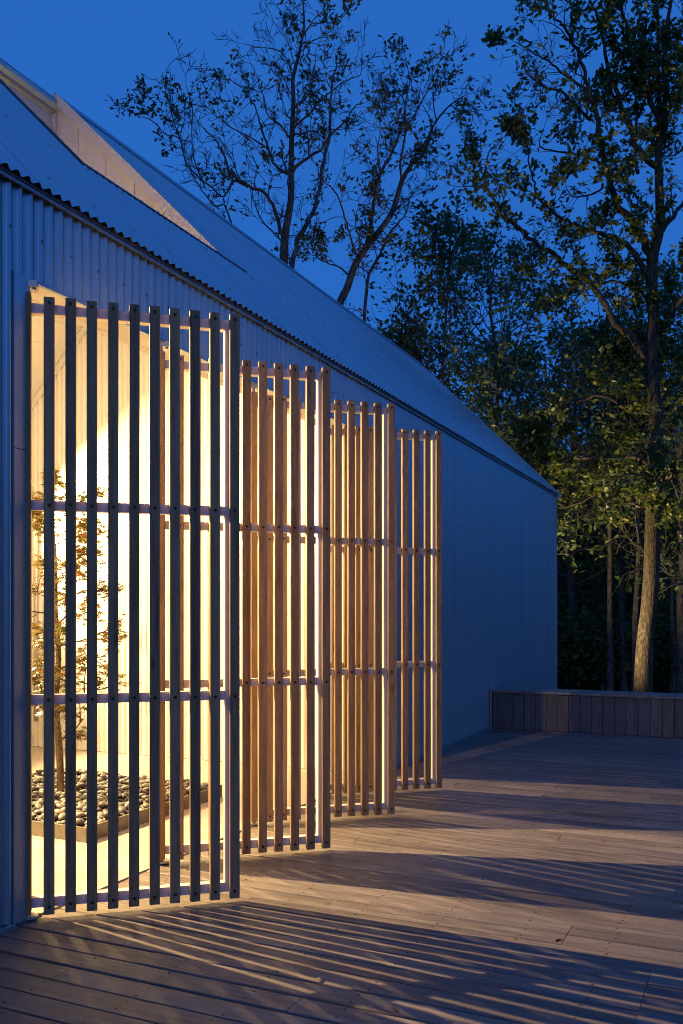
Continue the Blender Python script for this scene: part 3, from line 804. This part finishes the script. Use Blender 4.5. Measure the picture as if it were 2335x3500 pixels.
t2_limbs = [
 (.06,.010,1.2,[(1250,850),(1269,750),(1284,650),(1307,582),(1330,536),(1376,429),(1384,352),(1345,291),(1330,220)]),
 (.035,.008,-1.0,[(1372,625),(1370,550),(1391,444),(1430,367),(1476,275),(1499,222)]),
 (.04,.008,-1.5,[(1225,890),(1200,820),(1185,765),(1154,673),(1120,630),(1090,600)]),
 (.035,.008,1.0,[(1192,970),(1185,934),(1154,911),(1100,890),(1070,860)]),
 (.055,.010,1.5,[(1246,1110),(1255,964),(1299,872),(1330,800),(1380,740),(1400,690)]),
 (.025,.007,.8,[(1330,740),(1370,700),(1400,680),(1420,650)]),
 (.022,.007,-1.0,[(1300,600),(1290,520),(1300,440),(1290,380)]),
 (.02,.006,.6,[(1384,352),(1400,280),(1390,220),(1380,175)]),
 (.022,.006,-.8,[(1491,413),(1480,340),(1500,290),(1530,230)]),
 (.02,.006,.9,[(1537,360),(1570,380),(1600,430)]),
 (.02,.006,.4,[(1414,551),(1470,555),(1510,563)]),
 (.025,.007,-1.2,[(1220,900),(1230,830),(1215,760),(1225,700)]),
]
t2_trunk = [(a, b, c*.88) for a, b, c in t2_trunk]; t2_limbs = [(a*.8, b*.9, c, d) for a, b, c, d in t2_limbs]
topt2 = dict(topt); topt2['dens'] = clump(.8, .44, .76, (1,8,2))
traced_tree('thin_oak_tree', 20.6, t2_trunk, t2_limbs, 'half-bare tree leaning over the roof, beside the twin-stemmed tallest tree', M['leaf_thin'], OAK, M['bark_dark'], topt2, 22,
            dict(step=(.2,.45), len=.75, rad=.016, lev=2, maxr=.09, zmin=6.0), 'half-bare trees behind the roof')

# --- leafy trees
def leafy_tree(name, base, H, c0, rad, trunk_r, nl, label, seed, group=None, leaves=14, size=.13, dens=1.0, lean=(0,0), lev=2, parent_tag=True, mt='leaf_dense'):
    r = random.Random(seed); base = Vector(base)
    root = empty(name, base); tag(root, label, 'tree', group)
    mb = MB(); lv = Leaves()
    npt = 9; tp = []
    for i in range(npt):
        t = i/(npt-1); tp.append(Vector((lean[0]*t*H + r.uniform(-.08,.08)*t*2, lean[1]*t*H + r.uniform(-.08,.08)*t*2, H*.93*t)))
    tr = [trunk_r*(1.0-.88*i/(npt-1)) for i in range(npt)]; tr[0] *= 1.2
    tp = smooth_poly(tp, 3); tr = list(np.interp(np.linspace(0, npt-1, len(tp)), range(npt), tr))
    mb.tube(tp, tr, 8)
    opt = dict(wander=.35, lift=.05, kids=(3,5), rmin=.006, leaves=leaves, spread=.22, size=size, dens=dens)
    for k in range(nl):
        t = (k + r.random())/nl; hh = c0 + (1-c0)*t
        i = min(int(hh*(len(tp)-1)), len(tp)-2); p = tp[i].lerp(tp[i+1], hh*(len(tp)-1)-i)
        a = k*2.4 + r.uniform(-.5,.5)
        prof = math.sin(math.pi*min(1, (.18 + .82*t)))**.7
        Lb = rad*max(.3, prof)*r.uniform(.75, 1.15)
        up = r.uniform(.25, .6) + .8*t
        d = Vector((math.cos(a), math.sin(a), up))
        twigs(mb, lv, p, d, Lb, max(.012, tr[i]*.5), 0, lev, opt, r)
    mb.build('trunk', M['bark_dark'], root, True)
    me = lv.mesh('crown', SIMPLE); me.materials.append(M[mt]); link(bpy.data.objects.new('crown', me), root)
    return root, len(lv.c)
def gp(px, Z): 
    p = at(px, 2101, Z); return (p.x, p.y, -.5)
cnts = []
specs = [
 # px, Z, height, crown start, crown radius, trunk r, limbs, label
 (1525, 22, 12.0, .46, 2.3, .12, 32, 'slender leafy tree rising just past the roof slope, beside the leaning half-bare tree'),
 (1690, 26, 13.4, .42, 2.7, .15, 34, 'broad dense tree standing between the slender leafy tree and the oak'),
 (1392, 23, 9.4, .55, 1.9, .09, 24, 'low leafy crown showing just over the roof between the leaning tree and the slender tree'),
 (1735, 19, 7.4, .42, 2.2, .10, 22, 'smaller leafy tree just beyond the far gable end of the building'),
 (1960, 24, 9.6, .30, 2.8, .15, 34, 'dense dark tree directly left of the oak trunk, behind its branches'),
 (2130, 22, 8.6, .34, 2.3, .10, 26, 'leafy tree with slim pale trunk close behind the oak trunk'),
 (2330, 20.5, 9.5, .22, 2.4, .12, 34, 'leafy tree at the photo edge, right of the oak trunk'),
 (2230, 27, 12.5, .25, 3.2, .16, 38, 'tall dense tree far behind the oak trunk'),
]
for k, (px_, Z_, H_, c_, rr_, tr_, nl_, lab_) in enumerate(specs):
    cnts.append(leafy_tree('leafy_tree', gp(px_, Z_), H_, c_, rr_, tr_, nl_, lab_, 40+k, 'leafy trees at the wood edge', leaves=5.5, size=.155)[1])
# slim dark trunks in the wood
for k, (px_, Z_, H_, tr_, lab_) in enumerate([
 (2172, 20.5, 8.5, .085, 'slim grey forest tree standing nearest the oak trunk on its inner side'),
 (2085, 21, 9.0, .08, 'thin straight forest tree midway between the building corner and the oak'),
 (2010, 25, 9.0, .07, 'thin dark forest tree nearer the building corner than the oak'),
 (2300, 22, 9.0, .08, 'thin dark forest tree just beyond the oak, toward the photo edge')]):
    cnts.append(leafy_tree('forest_tree', gp(px_, Z_), H_, .55, 1.7, tr_, 16, lab_, 60+k, 'slim trees inside the wood', leaves=9, size=.14)[1])
# undergrowth and far wood: masses nobody could count
def mass(name, label, n, gen, size, seed, mt='leaf_dense'):
    r = np.random.default_rng(seed); C = gen(r, n)
    lv = Leaves(); lv.c = C; lv.n = r.normal(size=(n,3))*.8 + np.array([0,0,.7]); lv.u = r.normal(size=(n,3)) + np.array([0,0,-.3]); lv.s = size*r.uniform(.6,1.3,n)
    me = lv.mesh(name, SIMPLE); me.materials.append(M[mt]); o = link(bpy.data.objects.new(name, me)); tag(o, label, kind='stuff'); return o
def und(r, n):
    nb = 130
    Zs = r.uniform(22.5, 32, nb); pxs = r.uniform(1700, 2750, nb); hs = r.uniform(1.0, 4.6, nb)
    P = np.array([tuple(at(a, 2101, b)) for a, b in zip(pxs, Zs)])
    k = r.integers(0, nb, n); d = r.normal(size=(n,3)); d /= np.linalg.norm(d, axis=1)[:, None]
    rr = r.uniform(.35, 1, n)[:, None]
    C = P[k] + d*rr*np.stack([hs[k]*.42+.25, hs[k]*.42+.25, hs[k]*.5], 1); C[:, 2] = np.abs(C[:, 2]-1.5 + .5*hs[k] + .0) - .45
    return C
mass('undergrowth', 'dark shrubby undergrowth filling the wood behind the bench', 70000, und, .18, 5)
def far(r, n):
    nb = 170
    Zs = r.uniform(29, 48, nb); pxs = r.uniform(1500, 3100, nb); hs = r.uniform(1.5, 7.5, nb)
    P = np.array([tuple(at(a, 2101, b)) for a, b in zip(pxs, Zs)]); P[:, 2] = hs*.9
    k = r.integers(0, nb, n); d = r.normal(size=(n,3)); d /= np.linalg.norm(d, axis=1)[:, None]
    C = P[k] + d*r.uniform(.3, 1, n)[:, None]**.5*np.array([2.0, 2.0, 1.7]); C[:, 2] = np.maximum(C[:, 2], -.4)
    return C
def side(r, n):
    nb = 190
    P = np.stack([r.uniform(27, 46, nb), r.uniform(-34, 40, nb), r.uniform(0, 1, nb)**.8*7.5], 1)
    k = r.integers(0, nb, n); d = r.normal(size=(n,3)); d /= np.linalg.norm(d, axis=1)[:, None]
    C = P[k] + d*r.uniform(.3, 1, n)[:, None]**.5*np.array([2.4, 2.4, 1.9]); C[:, 2] = np.maximum(C[:, 2], -.4)
    return C
mass('unseen_side_wood', 'unseen wood added along the open side of the deck to cut low sky light', 60000, side, .42, 8)  # added out of view: blocks low sky, deepens reflections in the facade ribs
mass('far_wood', 'dark wood closing off the view far behind the trees', 110000, far, .30, 6)

# --- japanese maple in the planter
r = random.Random(5); mb = MB(); lv = Leaves(); base = Vector((-1.71, 5.43, .06))
mp = empty('maple_tree', base); tag(mp, 'small red-green japanese maple growing from the pebble bed', 'tree')
stem = smooth_poly([Vector(p) for p in ((0,0,0), (-.03,.02,.35), (-.05,.0,.75), (-.04,.02,1.1), (-.08,.03,1.45), (-.05,.0,1.8), (-.10,.02,2.15), (-.12,.0,2.42))], 4)
sr = list(np.interp(np.linspace(0,1,len(stem)), [0,.3,.6,1], [.030,.024,.017,.005])); mb.tube(stem, sr, 10)
mopt = dict(wander=.30, lift=.03, kids=(2,4), rmin=.0022, leaves=0, spread=.05, size=.06, dens=1)
def maple_branch(p, d, ln, rad, lev):
    pts, de = curve_path(p, d, ln, 4, .28, .02, r); n = len(pts)
    mb.tube(pts, [max(rad*(1-.7*i/(n-1)), .0018) for i in range(n)], 5)
    if lev < 2:
        for _ in range(r.randint(3, 4)):
            t = r.uniform(.35, 1); i = min(int(t*(n-1)), n-2); qd = (pts[i+1]-pts[i]).normalized(); sd = rv(r); sd.z *= .35
            maple_branch(pts[i].lerp(pts[i+1], t*(n-1)-i), qd*.8 + sd*.8, ln*r.uniform(.45,.65), rad*.6, lev+1)
    if lev >= 1:
        for _ in range(r.randint(4, 6) if lev == 2 else 2):
            t = r.uniform(.3, 1.05); i = min(int(t*(n-1)), n-2); c = pts[i].lerp(pts[i+1], t*(n-1)-i) + rv(r)*.04
            out = rv(r); out.z = -abs(out.z)*.5 - .25
            nn = Vector((r.uniform(-.55,.55), r.uniform(-.55,.55), 1.0))
            lv.add(c, nn, out, r.uniform(.046, .078))
for k in range(32):
    t = .20 + .80*k/31; i = min(int(t*(len(stem)-1)), len(stem)-2); a = k*2.39996 + r.uniform(-.3,.3)
    ln = (.18 + .24*math.sin(math.pi*min(1, t*.85+.1)))*r.uniform(.75, 1.15)
    maple_branch(stem[i], Vector((math.cos(a), math.sin(a), r.uniform(.1,.45))), ln, max(.004, sr[i]*.45), 0)
mb.build('trunk', M['bark_maple'], mp, True)
me = lv.mesh('crown', PALM); me.materials.append(M['leaf_maple']); link(bpy.data.objects.new('crown', me), mp)
cnts.append(len(lv.c))

# --- a little leaf litter
lv = Leaves(); r = random.Random(99)
for _ in range(150):
    x_ = r.uniform(.1, 6.5); s_ = r.uniform(2.2, 11.2)
    if r.random() < .35: x_ = r.uniform(.05, .5); s_ = r.uniform(7.9, 11.4)
    lv.add(Vector((x_, s_, .006)), Vector((r.uniform(-.25,.25), r.uniform(-.25,.25), 1)), Vector((r.uniform(-1,1), r.uniform(-1,1), .05)), r.uniform(.02,.055))
for _ in range(40):
    lv.add(Vector((r.uniform(-.72,-.1), r.uniform(3.5,7.4), .014)), Vector((r.uniform(-.2,.2), r.uniform(-.2,.2), 1)), Vector((r.uniform(-1,1), r.uniform(-1,1), .05)), r.uniform(.012,.03))
me = lv.mesh('leaf_litter', OAK); me.materials.append(M['leaf_fallen'])
tag(link(bpy.data.objects.new('leaf_litter', me)), 'dry fallen leaves scattered on the deck', kind='stuff')

# --- uplight at the foot of the oak
up = empty('garden_uplight', (-.6, 16.8, -.5)); tag(up, 'small garden uplight on the ground beyond the gable end, aimed at the oak', 'lamp')
mb = MB(); mb.disc((0,0,0), .012, (0,0,1), .16, 8); mb.build('stake', M['enamel'], up)
aim = Vector((.34, .24, .91)).normalized()
mb = MB(); mb.disc(Vector((0,0,.18)) - aim*.06, .05, aim, .10, 16); mb.build('housing', M['enamel'], up, True)
ld = bpy.data.lights.new('uplight_beam', 'SPOT'); ld.energy = UPLIGHT_POWER; ld.color = (1.0, .72, .36); ld.spot_size = math.radians(125); ld.spot_blend = 1.0; ld.shadow_soft_size = .012
lo = bpy.data.objects.new('uplight_beam', ld); link(lo, up); lo.location = Vector((0,0,.18)) + aim*.06
lo.rotation_euler = aim.to_track_quat('-Z', 'Y').to_euler()
print('LEAVES', c1, cnts)
